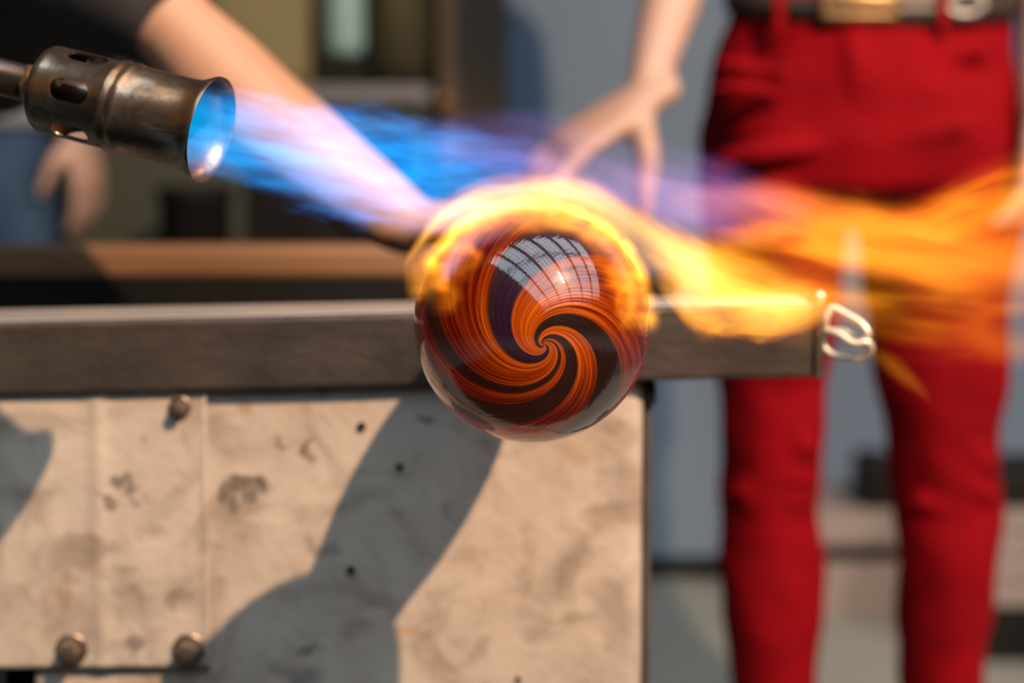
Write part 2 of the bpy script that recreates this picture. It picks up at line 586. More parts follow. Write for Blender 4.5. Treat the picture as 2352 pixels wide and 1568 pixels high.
# bolts with washers
def bolt(px, py, r, hgt):
    p = Q(px, py, YB - .0065)
    bm = bmesh.new()
    lathe(bm, [(0, r * 1.0), (.0012, r * 1.0), (.0014, r * .8)], 28, frame_x(p, (0, -1, 0)))
    w_ = link_mesh('bolt', bm, M['bolt'], bench, True)
    bm = bmesh.new()
    lathe(bm, [(.0010, r * .70), (hgt * .7, r * .70), (hgt * .95, r * .55), (hgt, r * .3)], 6, frame_x(p, (0, -1, 0)))
    link_mesh('bolt_head', bm, M['bolt'], w_)
    return w_
bolt(414, 934, .0078, .010)
bolt(165, 1490, .0115, .014)
bolt(434, 1490, .0115, .014)
for px, py, r in ((830, 979, .0030), (806, 1309, .0028), (918, 1072, .0024), (1190, 1560, .002)):
    p = Q(px, py, YB - .0022)
    bm = bmesh.new()
    lathe(bm, [(0, r * 1.1), (.0008, r), (.0006, r * .85), (-.002, r * .8)], 18, frame_x(p, (0, -1, 0)))
    link_mesh('drill_hole', bm, M['hole'], bench, True)
# posts
def post(px0, px1, y, z1, m):
    return link_mesh('leg', box(bmesh.new(), (Q(px0, 0, YB).x, y, 0), (Q(px1, 0, YB).x, y + .04, z1), .003), m, bench)
zl = pr_b.z - .008
post(1484, 1506, YB + .004, zl, M['post'])
post(-125, -80, YB + .004, pl_b.z, M['post'])
link_mesh('leg', box(bmesh.new(), (a.x + .02, YF + .01, 0), (a.x + .07, YF + .05, zd), .003), M['post'], bench)
link_mesh('leg', box(bmesh.new(), (Q(1484, 0, YB).x, YF + .01, 0), (Q(1484, 0, YB).x + .04, YF + .05, zd), .003), M['post'], bench)
c0, c1 = Q(1474, 878, YB), Q(1504, 930, YB)
link_mesh('corner_bracket', box(bmesh.new(), (c0.x + .004, YB - .001, c1.z), (c1.x + .001, YB + .046, c0.z), .002), M['black'], bench)
# rear panel closing the bench below (dark)
link_mesh('inner_panel', box(bmesh.new(), (Q(-75, 0, YB).x, YB + .05, .12), (Q(1470, 0, YB).x, YB + .06, zd), .001), M['black'], bench)
# a red sign with white script stands low on the bench front (seen mirrored in the orb)
sg = thing('red_sign', Q(1080, 2700, YB - .012), 'red sign with white script leaning low on the bench front', 'sign')
sp0, sp1 = (Q(800, 0, YB).x, .14), (Q(1330, 0, YB).x, .26)
link_mesh('board', box(bmesh.new(), (sp0[0], YB - .012, sp0[1]), (sp1[0], YB - .006, sp1[1]), .001), M['sign_red'], sg)
bm = bmesh.new()
for k in range(7):
    x = sp0[0] + .02 + k * .020
    pts = [(x + .007 * sin(t * 2.2 + k) + t * .0025, YB - .0135, .20 + .03 * cos(t * 1.9 + k * 1.7)) for t in [i * .35 for i in range(9)]]
    tube(bm, pts, [.0018] * len(pts), 5)
link_mesh('lettering', bm, M['sign_white'], sg)

# chain links hanging at the rail end
def chain_link(pxs, y, rad, z_w):
    pts = [Q(px, py, y + dz) for px, py, dz in pxs]
    n = 60
    P = pts
    out = []
    m_ = len(P)
    for i in range(n):
        u = i / n * m_
        k = int(u) % m_
        t = u - int(u)
        p0, p1, p2, p3 = P[(k - 1) % m_], P[k], P[(k + 1) % m_], P[(k + 2) % m_]
        out.append(.5 * (2 * p1 + (p2 - p0) * t + (2 * p0 - 5 * p1 + 4 * p2 - p3) * t * t + (3 * p1 - p0 - 3 * p2 + p3) * t ** 3))
    bm = bmesh.new()
    rings = []
    for i, p in enumerate(out):
        t = (out[(i + 1) % n] - out[i - 1]).normalized()
        s = t.cross(Vector((0, 1, 0))).normalized()
        u_ = s.cross(t)
        rings.append([p + s * cos(2 * pi * k / 10) * rad + u_ * sin(2 * pi * k / 10) * rad for k in range(10)])
    loft(bm, rings, close=True)
    return bm
ch = thing('wire_link_chain', Q(1890, 780, YB - .02), 'cream coloured pair of wire links hanging at the steel rail end', 'chain')
YC = YB - .012
link_mesh('chain_link', chain_link([(1896, 735, 0), (1911, 708, 0), (1940, 720, -.004), (1977, 742, -.010), (1993, 765, -.013), (1984, 782, -.010), (1958, 774, .002), (1930, 760, .006), (1900, 758, .004)], YC, .0027, 0), M['chain'], ch, True)
link_mesh('chain_link', chain_link([(1894, 762, .002), (1925, 766, -.006), (1960, 788, -.012), (1992, 786, -.014), (2000, 803, -.012), (1985, 820, -.008), (1955, 822, -.004), (1912, 812, .0), (1893, 795, .003)], YC, .0027, 0), M['chain'], ch, True)

# ------------------------------------------------------------------ blowpipe and glass orb
pz_near = pl_t.z + (pr_t.z - pl_t.z) * (BALL.x - pl_t.x) / (pr_t.x - pl_t.x) + .002
PR = .0125
P0 = Vector((BALL.x, BALL.y + .05, BALL.z))
P1 = Vector((BALL.x, YB + .03, pz_near + PR + .0006))
pd = (P1 - P0).normalized()
pt_far = P0 + pd * .82
pipe = thing('blowpipe', P1, 'steel blowpipe running from the orb back over the bench rails', 'blowpipe')
bm = bmesh.new(); tube(bm, [P0 + pd * .12, pt_far], [PR, PR], 24, ref=(0, 0, 1), round_ends=False)
link_mesh('pipe', bm, M['rail_top'], pipe, True)
bm = bmesh.new(); tube(bm, [pt_far - pd * .10, pt_far], [PR * 1.5, PR * 1.4], 20, ref=(0, 0, 1))
link_mesh('mouthpiece', bm, M['wood'], pipe, True)

n_w = (Vector((1, 0, 0)) * .085 + .98 * Vector((0, -.9954, .097)) - .165 * Vector((0, .097, .9954))).normalized()
zax = n_w
xax = (RGT - zax * RGT.dot(zax)).normalized()
yax = zax.cross(xax)
ball_rot = Matrix((xax, yax, zax)).transposed().to_4x4()

def orb_material():
    m, nt, b = nodes('amber_swirl_glass')
    sx = N(nt, 'ShaderNodeSeparateXYZ')
    nv = N(nt, 'ShaderNodeVectorMath', operation='NORMALIZE')
    nt.links.new(objco(nt), nv.inputs[0])
    nt.links.new(nv.outputs[0], sx.inputs[0])
    x, y, z = sx.outputs
    phi = math_n(nt, 'ARCTAN2', y, x)
    th = math_n(nt, 'ARCCOSINE', math_n(nt, 'MULTIPLY', z, .9999))
    s = math_n(nt, 'ADD', phi, math_n(nt, 'MULTIPLY', math_n(nt, 'LOGARITHM', math_n(nt, 'ADD', th, .012), math.e), 1.45))
    cs, ss = math_n(nt, 'COSINE', s), math_n(nt, 'SINE', s)
    cv = N(nt, 'ShaderNodeCombineXYZ')
    nt.links.new(cs, cv.inputs[0]); nt.links.new(ss, cv.inputs[1])
    nt.links.new(math_n(nt, 'MULTIPLY', th, .09), cv.inputs[2])
    wob = noise_n(nt, cv.outputs[0], 1.6, 2)
    s2 = math_n(nt, 'ADD', s, math_n(nt, 'MULTIPLY', math_n(nt, 'SUBTRACT', wob, .5), .25))
    fr = math_n(nt, 'FRACT', math_n(nt, 'DIVIDE', s2, 2 * pi))
    W = 1.0
    K = 0.0
    mask = ramp_n(nt, fr, [(0, (W,) * 3), (.135, (W,) * 3), (.150, (K,) * 3), (.272, (K,) * 3), (.287, (W,) * 3), (.455, (W,) * 3),
                           (.468, (K,) * 3), (.502, (K,) * 3), (.514, (W,) * 3), (.550, (W,) * 3), (.566, (K,) * 3), (.660, (K,) * 3), (.676, (W,) * 3),
                           (.765, (W,) * 3), (.782, (K,) * 3), (.888, (K,) * 3), (.908, (W,) * 3)])
    dark = ramp_n(nt, fr, [(.10, (.020, .008, .050)), (.24, (.016, .008, .030)), (.29, (.03, .018, .006)), (.55, (.022, .012, .010)), (.78, (.014, .009, .008))])
    st = noise_n(nt, cv.outputs[0], 13, 3, .6)
    st2 = noise_n(nt, cv.outputs[0], 34, 2, .5)
    fac = math_n(nt, 'ADD', math_n(nt, 'MULTIPLY', st, .6), math_n(nt, 'MULTIPLY', st2, .4))
    streak = ramp_n(nt, fac, [(.34, (.08, .005, .0005)), (.46, (.34, .046, .001)), (.58, (.75, .20, .004)), (.72, (1.0, .42, .02))])
    # thicker glass redder towards the shoulder; the tip painted brighter for transmitted glow
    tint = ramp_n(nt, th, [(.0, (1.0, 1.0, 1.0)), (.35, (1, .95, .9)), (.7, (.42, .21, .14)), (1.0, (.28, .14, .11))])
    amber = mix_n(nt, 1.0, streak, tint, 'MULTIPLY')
    dk = mix_n(nt, map_n(nt, st2, .45, .75, 0, .5), dark, (.05, .03, .03))
    col = mix_n(nt, mask, dk, amber)
    nt.links.new(mix_n(nt, 1.0, col, (.5, .5, .5), 'MULTIPLY'), b.inputs['Base Color'])
    # light that has entered the hollow orb leaves again through its coloured wall
    tl_ = N(nt, 'ShaderNodeBsdfTranslucent')
    hsv = N(nt, 'ShaderNodeGamma')
    hsv.inputs[1].default_value = .72
    nt.links.new(col, hsv.inputs[0])
    nt.links.new(hsv.outputs[0], tl_.inputs[0])
    ad = N(nt, 'ShaderNodeAddShader')
    nt.links.new(b.outputs[0], ad.inputs[0])
    nt.links.new(tl_.outputs[0], ad.inputs[1])
    nt.links.new(ad.outputs[0], nt.nodes['Material Output'].inputs[0])
    b.inputs['Roughness'].default_value = .30
    b.inputs['IOR'].default_value = 1.5
    b.inputs['Specular IOR Level'].default_value = .12
    b.inputs['Coat Weight'].default_value = 1.0
    b.inputs['Coat Roughness'].default_value = .015
    b.inputs['Coat IOR'].default_value = 1.72
    bn = N(nt, 'ShaderNodeBump')
    bn.inputs['Strength'].default_value = .10
    bn.inputs['Distance'].default_value = .0012
    nt.links.new(st, bn.inputs['Height'])
    nt.links.new(bn.outputs[0], b.inputs['Coat Normal'])
    return m
M['orb'] = orb_material()
orb = thing('glass_orb', BALL, 'hot amber glass orb with dark purple spiral stripes on the blowpipe', 'glass orb')
bm = bmesh.new()
bmesh.ops.create_uvsphere(bm, u_segments=128, v_segments=80, radius=BALL_R)
o = link_mesh('body', bm, M['orb'], None, True)
o.matrix_world = Matrix.Translation(BALL) @ ball_rot
o.parent = orb
o.matrix_parent_inverse = Matrix.Translation(BALL).inverted()
bm = bmesh.new()
ss_ = [.045, .060, .085, .115, .15, .18, .205, .222]
rr_ = [.040, .030, .034, .040, .040, .032, .021, .0145]
sp = spline([(a_, r_) for a_, r_ in zip(ss_, rr_)], 40)
tube(bm, [P0 - pd * .05 + pd * a_ for a_, r_ in sp], [r_ for a_, r_ in sp], 48, ref=(0, 0, 1), round_ends=False)
M['neck'] = mat('dark_amber_glass', (.16, .03, .004), (.05, .012, .006), .1, scale=30)
link_mesh('neck', bm, M['neck'], orb, True)['label'] = 'swollen amber glass neck joining the orb to the pipe'

# ------------------------------------------------------------------ gas torch
T0 = Q(106, 203, 1.217)          # centre of the back
T1 = Q(487, 299, 1.188)          # centre of the mouth
tx = (T1 - T0)
TL = tx.length
TM = frame_x(T0, tx)
RB = .0268
torch = thing('gas_torch', T0, 'heat stained steel gas torch with slotted barrel blowing the flame', 'torch')
bm = bmesh.new()
prof_o = [(0.0, RB * .55), (.0, RB * .93), (.0025, RB * .99), (.006, RB), (.009, RB * .985), (.0115, RB), (.046, RB), (.048, RB * 1.045), (.0505, RB * 1.055),
          (.0525, RB * 1.02), (.0545, RB * 1.015), (.0565, RB * 1.055), (.059, RB * 1.045), (.061, RB * 1.01), (TL - .020, RB * 1.015), (TL - .012, RB * 1.03), (TL - .007, RB * 1.10),
          (TL - .003, RB * 1.18), (TL - .001, RB * 1.20), (TL, RB * 1.19), (TL - .0005, RB * 1.15), (TL - .004, RB * 1.06), (TL - .010, RB * .985), (TL - .018, RB * .95),
          (.012, RB * .945), (.003, RB * .90), (.003, RB * .55)]
rings = [[Vector((x, r * cos(2 * pi * k / 96), r * sin(2 * pi * k / 96))) for k in range(96)] for x, r in prof_o]
loft(bm, rings, close=True)
barrel = link_mesh('barrel', bm, M['torch'], None, True)
# cut the air slots
cut_bm = bmesh.new()
for k in range(6):
    a_ = 2 * pi * (k + .34) / 6
    pts = []
    for t in range(24):
        ang = 2 * pi * t / 24
        px_ = .0285 + (.0062 if cos(ang) > 0 else -.0062) + .0066 * cos(ang)
        py_ = .0066 * sin(ang)
        pts.append((px_, py_))
    ri = [[Matrix.Rotation(a_, 3, 'X') @ Vector((px_, py_, r)) for px_, py_ in pts] for r in (RB * .6, RB * 1.4)]
    loft(cut_bm, ri)
cutter = link_mesh('cutter', cut_bm, None)
bo = barrel.modifiers.new('slots', 'BOOLEAN')
bo.operation = 'DIFFERENCE'
bo.object = cutter
bo.solver = 'EXACT'
dg = bpy.context.evaluated_depsgraph_get()
me = bpy.data.meshes.new_from_object(barrel.evaluated_get(dg))
barrel.modifiers.clear()
barrel.data = me
me.name = 'barrel'
for p_ in me.polygons: p_.use_smooth = True
me.set_sharp_from_angle(angle=R(40))
if not me.materials: me.materials.append(M['torch'])
bpy.data.objects.remove(cutter)
barrel.matrix_world = TM
barrel.parent = torch
barrel.matrix_parent_inverse = Matrix.Translation(T0).inverted()
def tpart(name, prof, m, n=40):
    bm = bmesh.new()
    lathe(bm, prof, n, TM)
    return link_mesh(name, bm, m, torch, True)
tpart('back_plate', [(.0005, .004), (.0005, RB * .9), (.0024, RB * .9), (.0024, .004)], M['torch'])
tpart('jet', [(-.012, .0075), (.012, .0075), (.014, .010), (.036, .010), (.038, .0075), (.046, .006), (.046, .003)], M['bolt'])
tpart('collar_nut', [(-.0125, .0105), (-.0125, .0125), (-.011, .0138), (-.004, .0138), (-.0025, .0125), (-.0005, .0120), (-.0005, .004)], M['brass'], 6)
tpart('collar_ring', [(-.0040, .013), (-.0035, .0145), (-.0015, .0145), (-.0005, .013), (-.0005, .008)], M['rail_top'], 32)
tpart('gas_tube', [(-.42, .0095), (-.42, .0105), (-.0122, .0112), (-.0122, .004)], M['tube'], 32)
tpart('handle', [(-.62, .006), (-.62, .019), (-.60, .021), (-.45, .021), (-.42, .017), (-.42, .006)], M['black'], 32)

# ------------------------------------------------------------------ people
def hand(bm, wrist, d, b, thumb_side, size=1.0, curl=(20, 30, 25), spread=.0, thumb_out=.6, drop=0):
    """palm, four fingers and a thumb; d: pointing direction, b: back-of-hand normal"""
    d = Vector(d).normalized()
    b = (Vector(b) - d * Vector(b).dot(d)).normalized()
    s = b.cross(d).normalized() * thumb_side
    w_ = Vector(wrist)
    L = .095 * size
    tube(bm, [w_ - d * .02, w_ + d * .012, w_ + d * L * .45, w_ + d * L * .85, w_ + d * L],
         [(.026 * size, .019 * size), (.028 * size, .018 * size), (.039 * size, .0165 * size), (.041 * size, .0145 * size), (.038 * size, .012 * size)], 14, ref=b)
    for k, (off, ln) in enumerate(((.030, .072), (.0105, .080), (-.0105, .074), (-.030, .058))):
        base = w_ + d * (L - .012) + s * off * size
        seg = [ln * .45, ln * .32, ln * .25]
        ang = R(curl[0]) * .6
        pts = [base]
        dd = (d + s * spread * off * 10).normalized()
        p = base
        p = p + (dd * cos(ang) - b * sin(ang)) * .012 * size
        pts.append(p)
        for q, c in zip(seg, (curl[0] * .4, curl[1], curl[2])):
            ang += R(c)
            p = p + (dd * cos(ang) - b * sin(ang)) * q * size
            pts.append(p)
        tube(bm, pts, [.0095 * size, .0092 * size, .0085 * size, .0078 * size, .0068 * size], 10, ref=b)
    tb = w_ + d * .022 * size + s * .020 * size - b * .004
    t1 = (d * (.55 - drop * .25) + s * thumb_out - b * (.35 + drop)).normalized()
    t2 = (d * (.85 - drop * .3) + s * thumb_out * .35 - b * (.45 + drop)).normalized()
    p1 = tb + t1 * .045 * size
    p2 = p1 + t2 * .032 * size
    p3 = p2 + (t2 * .9 - b * .3 - s * .15).normalized() * .024 * size
    tube(bm, [tb, p1, p2, p3], [.0155 * size, .0125 * size, .0105 * size, .0085 * size], 10, ref=b)

def head_bm(bm, neck, top_dir, face, s=1.0):
    """head with jaw, nose and ears; neck = base of the neck"""
    t = Vector(top_dir).normalized()
    f = (Vector(face) - t * Vector(face).dot(t)).normalized()
    r = f.cross(t)
    c = Vector(neck)
    tube(bm, [c - t * .04, c + t * .03, c + t * .10 + f * .01], [.062 * s, .056 * s, .058 * s], 16, ref=f)
    rings = []
    for z, w_, dp, fo in ((.075, .030, .040, .055), (.085, .050, .062, .035), (.105, .062, .080, .020), (.14, .070, .092, .010), (.18, .075, .098, .004),
                          (.22, .077, .100, 0), (.255, .072, .094, -.004), (.28, .058, .076, -.006), (.297, .034, .045, -.006), (.302, .010, .014, -.006)):
        p = c + t * z * s + f * fo * s
        rings.append([p + r * cos(2 * pi * k / 24) * w_ * s + f * sin(2 * pi * k / 24) * dp * s for k in range(24)])
    loft(bm, rings)
    tube(bm, [c + t * .205 * s + f * .096 * s, c + t * .175 * s + f * .112 * s, c + t * .160 * s + f * .104 * s], [.007 * s, .011 * s, .013 * s], 10, ref=f)
    tube(bm, [c + t * .128 * s + f * .094 * s + r * .02 * s, c + t * .128 * s + f * .101 * s, c + t * .128 * s + f * .094 * s - r * .02 * s], [.006 * s, .008 * s, .006 * s], 8, ref=t)
    for q in (-1, 1):
        e = c + r * q * .077 * s
        tube(bm, [e + t * .15 * s, e + t * .185 * s + r * q * .006, e + t * .205 * s], [(.008 * s, .013 * s), (.007 * s, .018 * s), (.008 * s, .012 * s)], 10, ref=f)

def head_extras(root, neck, top_dir, face, s=1.0, hair_m='hair'):
    t = Vector(top_dir).normalized()
    f = (Vector(face) - t * Vector(face).dot(t)).normalized()
    r = f.cross(t)
    c = Vector(neck)
    for q in (-1, 1):
        bm = bmesh.new()
        bmesh.ops.create_uvsphere(bm, u_segments=14, v_segments=10, radius=.0125 * s)
        for v in bm.verts: v.co += c + t * .192 * s + f * .086 * s + r * q * .032 * s
        link_mesh('eye', bm, M['eye'], root, True)
    bm = bmesh.new()
    rings = []
    for z, w_, dp, fo in ((.13, .074, .060, -.045), (.18, .082, .078, -.030), (.225, .086, .098, -.012), (.265, .080, .103, -.006), (.295, .060, .080, -.008), (.314, .028, .036, -.010), (.318, .008, .01, -.01)):
        p = c + t * z * s + f * fo * s
        rings.append([p + r * cos(2 * pi * k / 24) * w_ * s + f * sin(2 * pi * k / 24) * dp * s for k in range(24)])
    loft(bm, rings)
    link_mesh('hair', bm, M[hair_m], root, True)

def body_obj(name, bm, m, root, voxel, smooth=5):
    o = link_mesh(name, bm, m, root, True)
    add_remesh(o, voxel, smooth)
    return o

def shoe(root, heel, toe):
    h, t = Vector(heel), Vector(toe)
    d = t - h
    bm = bmesh.new()
    tube(bm, [h + Vector((0, 0, .045)), h + d * .35 + Vector((0, 0, .042)), h + d * .7 + Vector((0, 0, .034)), t + Vector((0, 0, .028))],
         [(.036, .043), (.040, .040), (.046, .032), (.036, .026)], 16, ref=(0, 0, 1))
    link_mesh('shoe', bm, M['shoe'], root, True)

# ---- person in red trousers (standing, facing the camera)
YR = 2.28
kr = S(YR)
red_p = thing('person', (Q(1980, 0, YR).x, YR, 0), 'person in red trousers with a black belt standing behind the bench end', 'person')
def zq(py, Y): return Q(CX, py, Y).z
def px_ring(pxl, pxr, py, Y, ry):
    c = Q((pxl + pxr) / 2, py, Y)
    return c, ((pxr - pxl) / 2 * S(Y), ry)
bm = bmesh.new()
legL = [(1600, 1960, 400, .105), (1606, 1945, 520, .100), (1618, 1932, 640, .092), (1633, 1918, 760, .085), (1643, 1905, 880, .078), (1649, 1896, 1000, .072),
        (1649, 1884, 1110, .068), (1649, 1882, 1180, .066), (1642, 1889, 1300, .070), (1655, 1888, 1420, .068), (1682, 1884, 1560, .062), (1704, 1876, 1700, .056), (1712, 1868, 1850, .052), (1706, 1872, 1985, .054)]
legR = [(1955, 2338, 400, .105), (1965, 2334, 520, .100), (1982, 2326, 640, .092), (2002, 2318, 760, .085), (2018, 2310, 880, .078), (2034, 2300, 1000, .072),
        (2046, 2302, 1110, .068), (2053, 2304, 1180, .067), (2055, 2297, 1300, .070), (2056, 2278, 1420, .068), (2062, 2252, 1560, .062), (2068, 2232, 1700, .056), (2072, 2226, 1850, .052), (2066, 2232, 1985, .054)]
for leg in (legL, legR):
    P = [px_ring(a_, b2, y_, YR, r_) for a_, b2, y_, r_ in leg]
    tube(bm, [p for p, r_ in P], [r_ for p, r_ in P], 24, round_ends=False)
pel = [(1684, 2326, 8, .100), (1660, 2328, 100, .112), (1630, 2334, 200, .122), (1606, 2342, 320, .126), (1604, 2342, 420, .115), (1640, 2310, 470, .085)]
P = [px_ring(a_, b2, y_, YR, r_) for a_, b2, y_, r_ in pel]
tube(bm, [p for p, r_ in P], [r_ for p, r_ in P], 36, round_ends=False)
# folds: raised ridges of cloth (pixel segments on the front of the legs)
def fold(pts, r, depth):
    tube(bm, [Q(px, py, YR - depth) for px, py in pts], [r * .4] + [r] * (len(pts) - 2) + [r * .4], 8)
for pts, r, dpt in (([(1775, 950), (1815, 990), (1850, 1030), (1885, 1050)], .013, .060), ([(1740, 1040), (1790, 1075), (1850, 1105), (1882, 1110)], .010, .060),
                    ([(1700, 1165), (1760, 1150), (1830, 1150), (1870, 1170)], .011, .058), ([(1660, 1130), (1720, 1120), (1770, 1110)], .009, .055),
                    ([(2130, 930), (2180, 980), (2240, 1040), (2295, 1085)], .014, .060), ([(2170, 900), (2230, 930), (2290, 985)], .011, .058),
                    ([(2150, 1060), (2210, 1105), (2260, 1130), (2300, 1150)], .012, .058), ([(2090, 1150), (2160, 1165), (2240, 1180)], .011, .058),
                    ([(1660, 360), (1740, 350), (1830, 345), (1900, 330)], .012, .117), ([(1640, 140), (1700, 150), (1790, 160)], .008, .106),
                    ([(1640, 200), (1710, 205), (1800, 215)], .008, .112), ([(2050, 330), (2130, 300), (2210, 290)], .014, .116), ([(2150, 140), (2230, 120), (2300, 125)], .009, .10),
                    ([(1955, 70), (1962, 150), (1968, 240), (1962, 330)], .012, .112)):
    fold(pts, r, dpt)
tr_o = body_obj('trousers', bm, M['red'], red_p, .006, 7)
tex = bpy.data.textures.new('cloth_folds', 'CLOUDS')
tex.noise_scale = .10
tex.noise_depth = 1
dm = tr_o.modifiers.new('folds', 'DISPLACE')
dm.texture = tex
dm.strength = .020
dm.mid_level = .5
# belt, buckle, loops
def belt_ring(y_c, extra, zshift):
    c, (rx, ry) = px_ring(1684, 2326, y_c, YR, .104)
    out = []
    for k in range(48):
        a_ = 2 * pi * k / 48
        fz = max(0, -sin(a_))
        out.append(c + Vector((cos(a_) * (rx + extra), sin(a_) * (ry + extra), zshift - .022 * fz)))
    return out
bm = bmesh.new()
loft(bm, [belt_ring(-20, .002, .006), belt_ring(-20, .007, .006), belt_ring(22, .009, 0), belt_ring(22, .003, 0)], cap=False, close=True)
link_mesh('belt', bm, M['leather'], red_p, True)
c = Q(1976, 4, YR - .118)
bm = bmesh.new()
rr = []
for k in range(4): pass
for (hx, hz, r_) in ((.038, .015, .005),):
    pts = [(-hx, -hz), (hx, -hz), (hx, hz), (-hx, hz)]
    for (xa, za), (xb, zb) in zip(pts, pts[1:] + pts[:1]):
        tube(bm, [c + Vector((xa, 0, za)), c + Vector((xb, 0, zb))], [r_, r_], 8)
tube(bm, [c + Vector((-.034, .001, 0)), c + Vector((.034, -.003, 0))], [(.012, .004)] * 2, 8)

link_mesh('buckle', bm, M['brass'], red_p, True)
for px in (1790, 2165):
    p = Q(px, 15, YR - .105)
    link_mesh('belt_loop', box(bmesh.new(), p + Vector((-.006, -.006, -.028)), p + Vector((.006, .004, .024)), .002), M['red'], red_p)
p = Q(2215, 0, YR - .098)
bm = bmesh.new()
tube(bm, [p + Vector((.020 * cos(a_ * pi / 8), -.004, .012 * sin(a_ * pi / 8) - .004)) for a_ in range(17)], [.004] * 17, 8)
link_mesh('clip_ring', bm, M['grey_metal'], red_p, True)
# body
zS = 1.40
xs = Q(1995, 0, YR).x
bm = bmesh.new()
neck = Vector((xs, YR + .01, zS + .03))
head_bm(bm, neck, (0, -.05, 1), (-.25, -1, -.1))
shL, elL = Vector((xs - .175, YR + .01, zS - .03)), Q(1590, -190, YR - .02)
wrL = Q(1484, 214, 2.13)
tube(bm, [neck - Vector((0, 0, .02)), Vector((xs, YR, zS - .10)), Vector((xs, YR, zS - .25)), Vector((xs, YR, 1.04))], [(.12, .07), (.155, .095), (.135, .09), (.14, .09)], 20)
mid = elL.lerp(wrL, .45)
tube(bm, [shL, shL.lerp(elL, .5), elL, Q(1540, 10, 2.20), Q(1507, 120, 2.16), wrL], [.050, .043, .038, .0325, .0265, .0212], 16)
hand(bm, wrL + Vector((0, 0, -.004)), (-.80, -.28, -.50), (-.50, -.38, .78), 1, 1.1, curl=(16, 26, 24), thumb_out=.45, drop=.5)
shR, elR, wrR = Vector((xs + .175, YR + .01, zS - .03)), Q(2430, -190, YR), Q(2384, 262, YR - .06)
tube(bm, [shR, shR.lerp(elR, .5), elR, elR.lerp(wrR, .4), wrR], [.050, .043, .038, .034, .022], 16)
hand(bm, wrR, (-.12, -.05, -1), (.9, -.35, 0), 1, .96, curl=(22, 28, 22))
body_obj('body', bm, M['skin_pale'], red_p, .0045, 4)
head_extras(red_p, neck, (0, -.05, 1), (-.25, -1, -.1))
bm = bmesh.new()
c0_, r0_ = px_ring(1690, 2318, -30, YR, .104)
tube(bm, [c0_, c0_ + Vector((-.005, 0, .15)), Vector((xs, YR, zS - .14)), Vector((xs, YR, zS - .02)), Vector((xs, YR + .005, zS + .025))],
     [(r0_[0], .104), (.150, .102), (.178, .112), (.15, .095), (.085, .075)], 28, round_ends=False)
tube(bm, [shL + Vector((.04, 0, 0)), shL, shL.lerp(elL, .55)], [.058, .066, .056], 18)
tube(bm, [shR - Vector((.04, 0, 0)), shR, shR.lerp(elR, .55)], [.058, .066, .056], 18)
body_obj('shirt', bm, M['black_tee'], red_p, .007, 5)
for x_ in (1790, 2150):
    q = Q(x_, 1985, YR)
    shoe(red_p, (q.x, YR + .05, 0), (q.x + (.02 if x_ > 2000 else -.02), YR - .19, 0))

# ---- glassblower in black, leaning in from the left, turning the pipe
gb = thing('person', (-.92, 2.08, 0), 'person in a black T-shirt leaning in with a bare arm to the pipe', 'person')
bm = bmesh.new()
armP = [(415, 78, 1.70, 97), (500, 168, 1.69, 114), (590, 265, 1.68, 122), (690, 345, 1.665, 117), (774, 410, 1.65, 108), (860, 466, 1.64, 92), (930, 512, 1.63, 76)]
pts = [Q(px, py, Y) for px, py, Y, r in armP]
rad = [r * S(Y) for px, py, Y, r in armP]
sh = Q(210, -100, 1.76)
tube(bm, [sh, sh.lerp(pts[0], .6)] + pts, [.060, .050] + rad, 18)
pipe_c = P0 + pd * ((1.62 - P0.y) / pd.y)
wr = pts[-1]
hd = (pipe_c + Vector((-.012, 0, .022)) - wr)
hand(bm, wr + hd.normalized() * .004, hd + Vector((0, 0, .012)), (.15, -.2, 1), 1, 1.0, curl=(40, 62, 48), thumb_out=.5)
hipc, chest = Vector((-.98, 2.06, .93)), Q(190, -150, 1.90)
tube(bm, [hipc, hipc.lerp(chest, .5), chest, chest + (chest - hipc).normalized() * .06], [(.09, .14), (.095, .13), (.10, .16), (.08, .12)], 20, ref=(0, 1, 0))
gneck = chest + (chest - hipc).normalized() * .10 + Vector((0, 0, .02))
gup, gface = Vector((.85, -.10, .55)), Vector((.5, -.15, -.8))
head_bm(bm, gneck, gup, gface)
sh2, el2, wr2 = chest + Vector((-.02, .19, 0)), chest + Vector((-.22, .27, -.18)), chest + Vector((-.40, .14, -.20))
tube(bm, [sh2, el2, wr2], [.052, .040, .025], 16)
hand(bm, wr2, (-.8, -.3, -.25), (-.2, .2, 1), 1, 1.0, curl=(40, 50, 40))
body_obj('body', bm, M['skin'], gb, .0045, 4)
head_extras(gb, gneck, gup, gface)
bm = bmesh.new()
tube(bm, [hipc + Vector((-.04, 0, -.02)), hipc.lerp(chest, .35), hipc.lerp(chest, .7), chest, chest + (chest - hipc).normalized() * .075],
     [(.125, .165), (.118, .160), (.122, .165), (.122, .180), (.085, .12)], 28, ref=(0, 1, 0))
hem = Q(408, 68, 1.702)
tube(bm, [chest + Vector((0, -.03, .0)), sh, sh.lerp(hem, .5), hem], [.085, .082, .064, 116 * S(1.702)], 22, round_ends=False)
tube(bm, [chest + Vector((0, .03, 0)), sh2, sh2.lerp(el2, .6)], [.08, .078, .062], 20)
so = body_obj('t_shirt', bm, M['black_tee'], gb, .006, 5)
dm = so.modifiers.new('folds', 'DISPLACE'); dm.texture = tex; dm.strength = .012; dm.mid_level = .5
bm = bmesh.new()
for q, kx in ((-.11, -.80), (.11, -.88)):
    tube(bm, [hipc + Vector((-.02, q * .7, -.02)), Vector((kx, 2.10 + q * 1.4, .50)), Vector((kx - .16, 2.10 + q * 1.5, .09))], [.098, .070, .055], 18)
tube(bm, [hipc + Vector((.05, 0, .02)), hipc + Vector((-.08, 0, -.06))], [(.12, .165), (.11, .16)], 20)
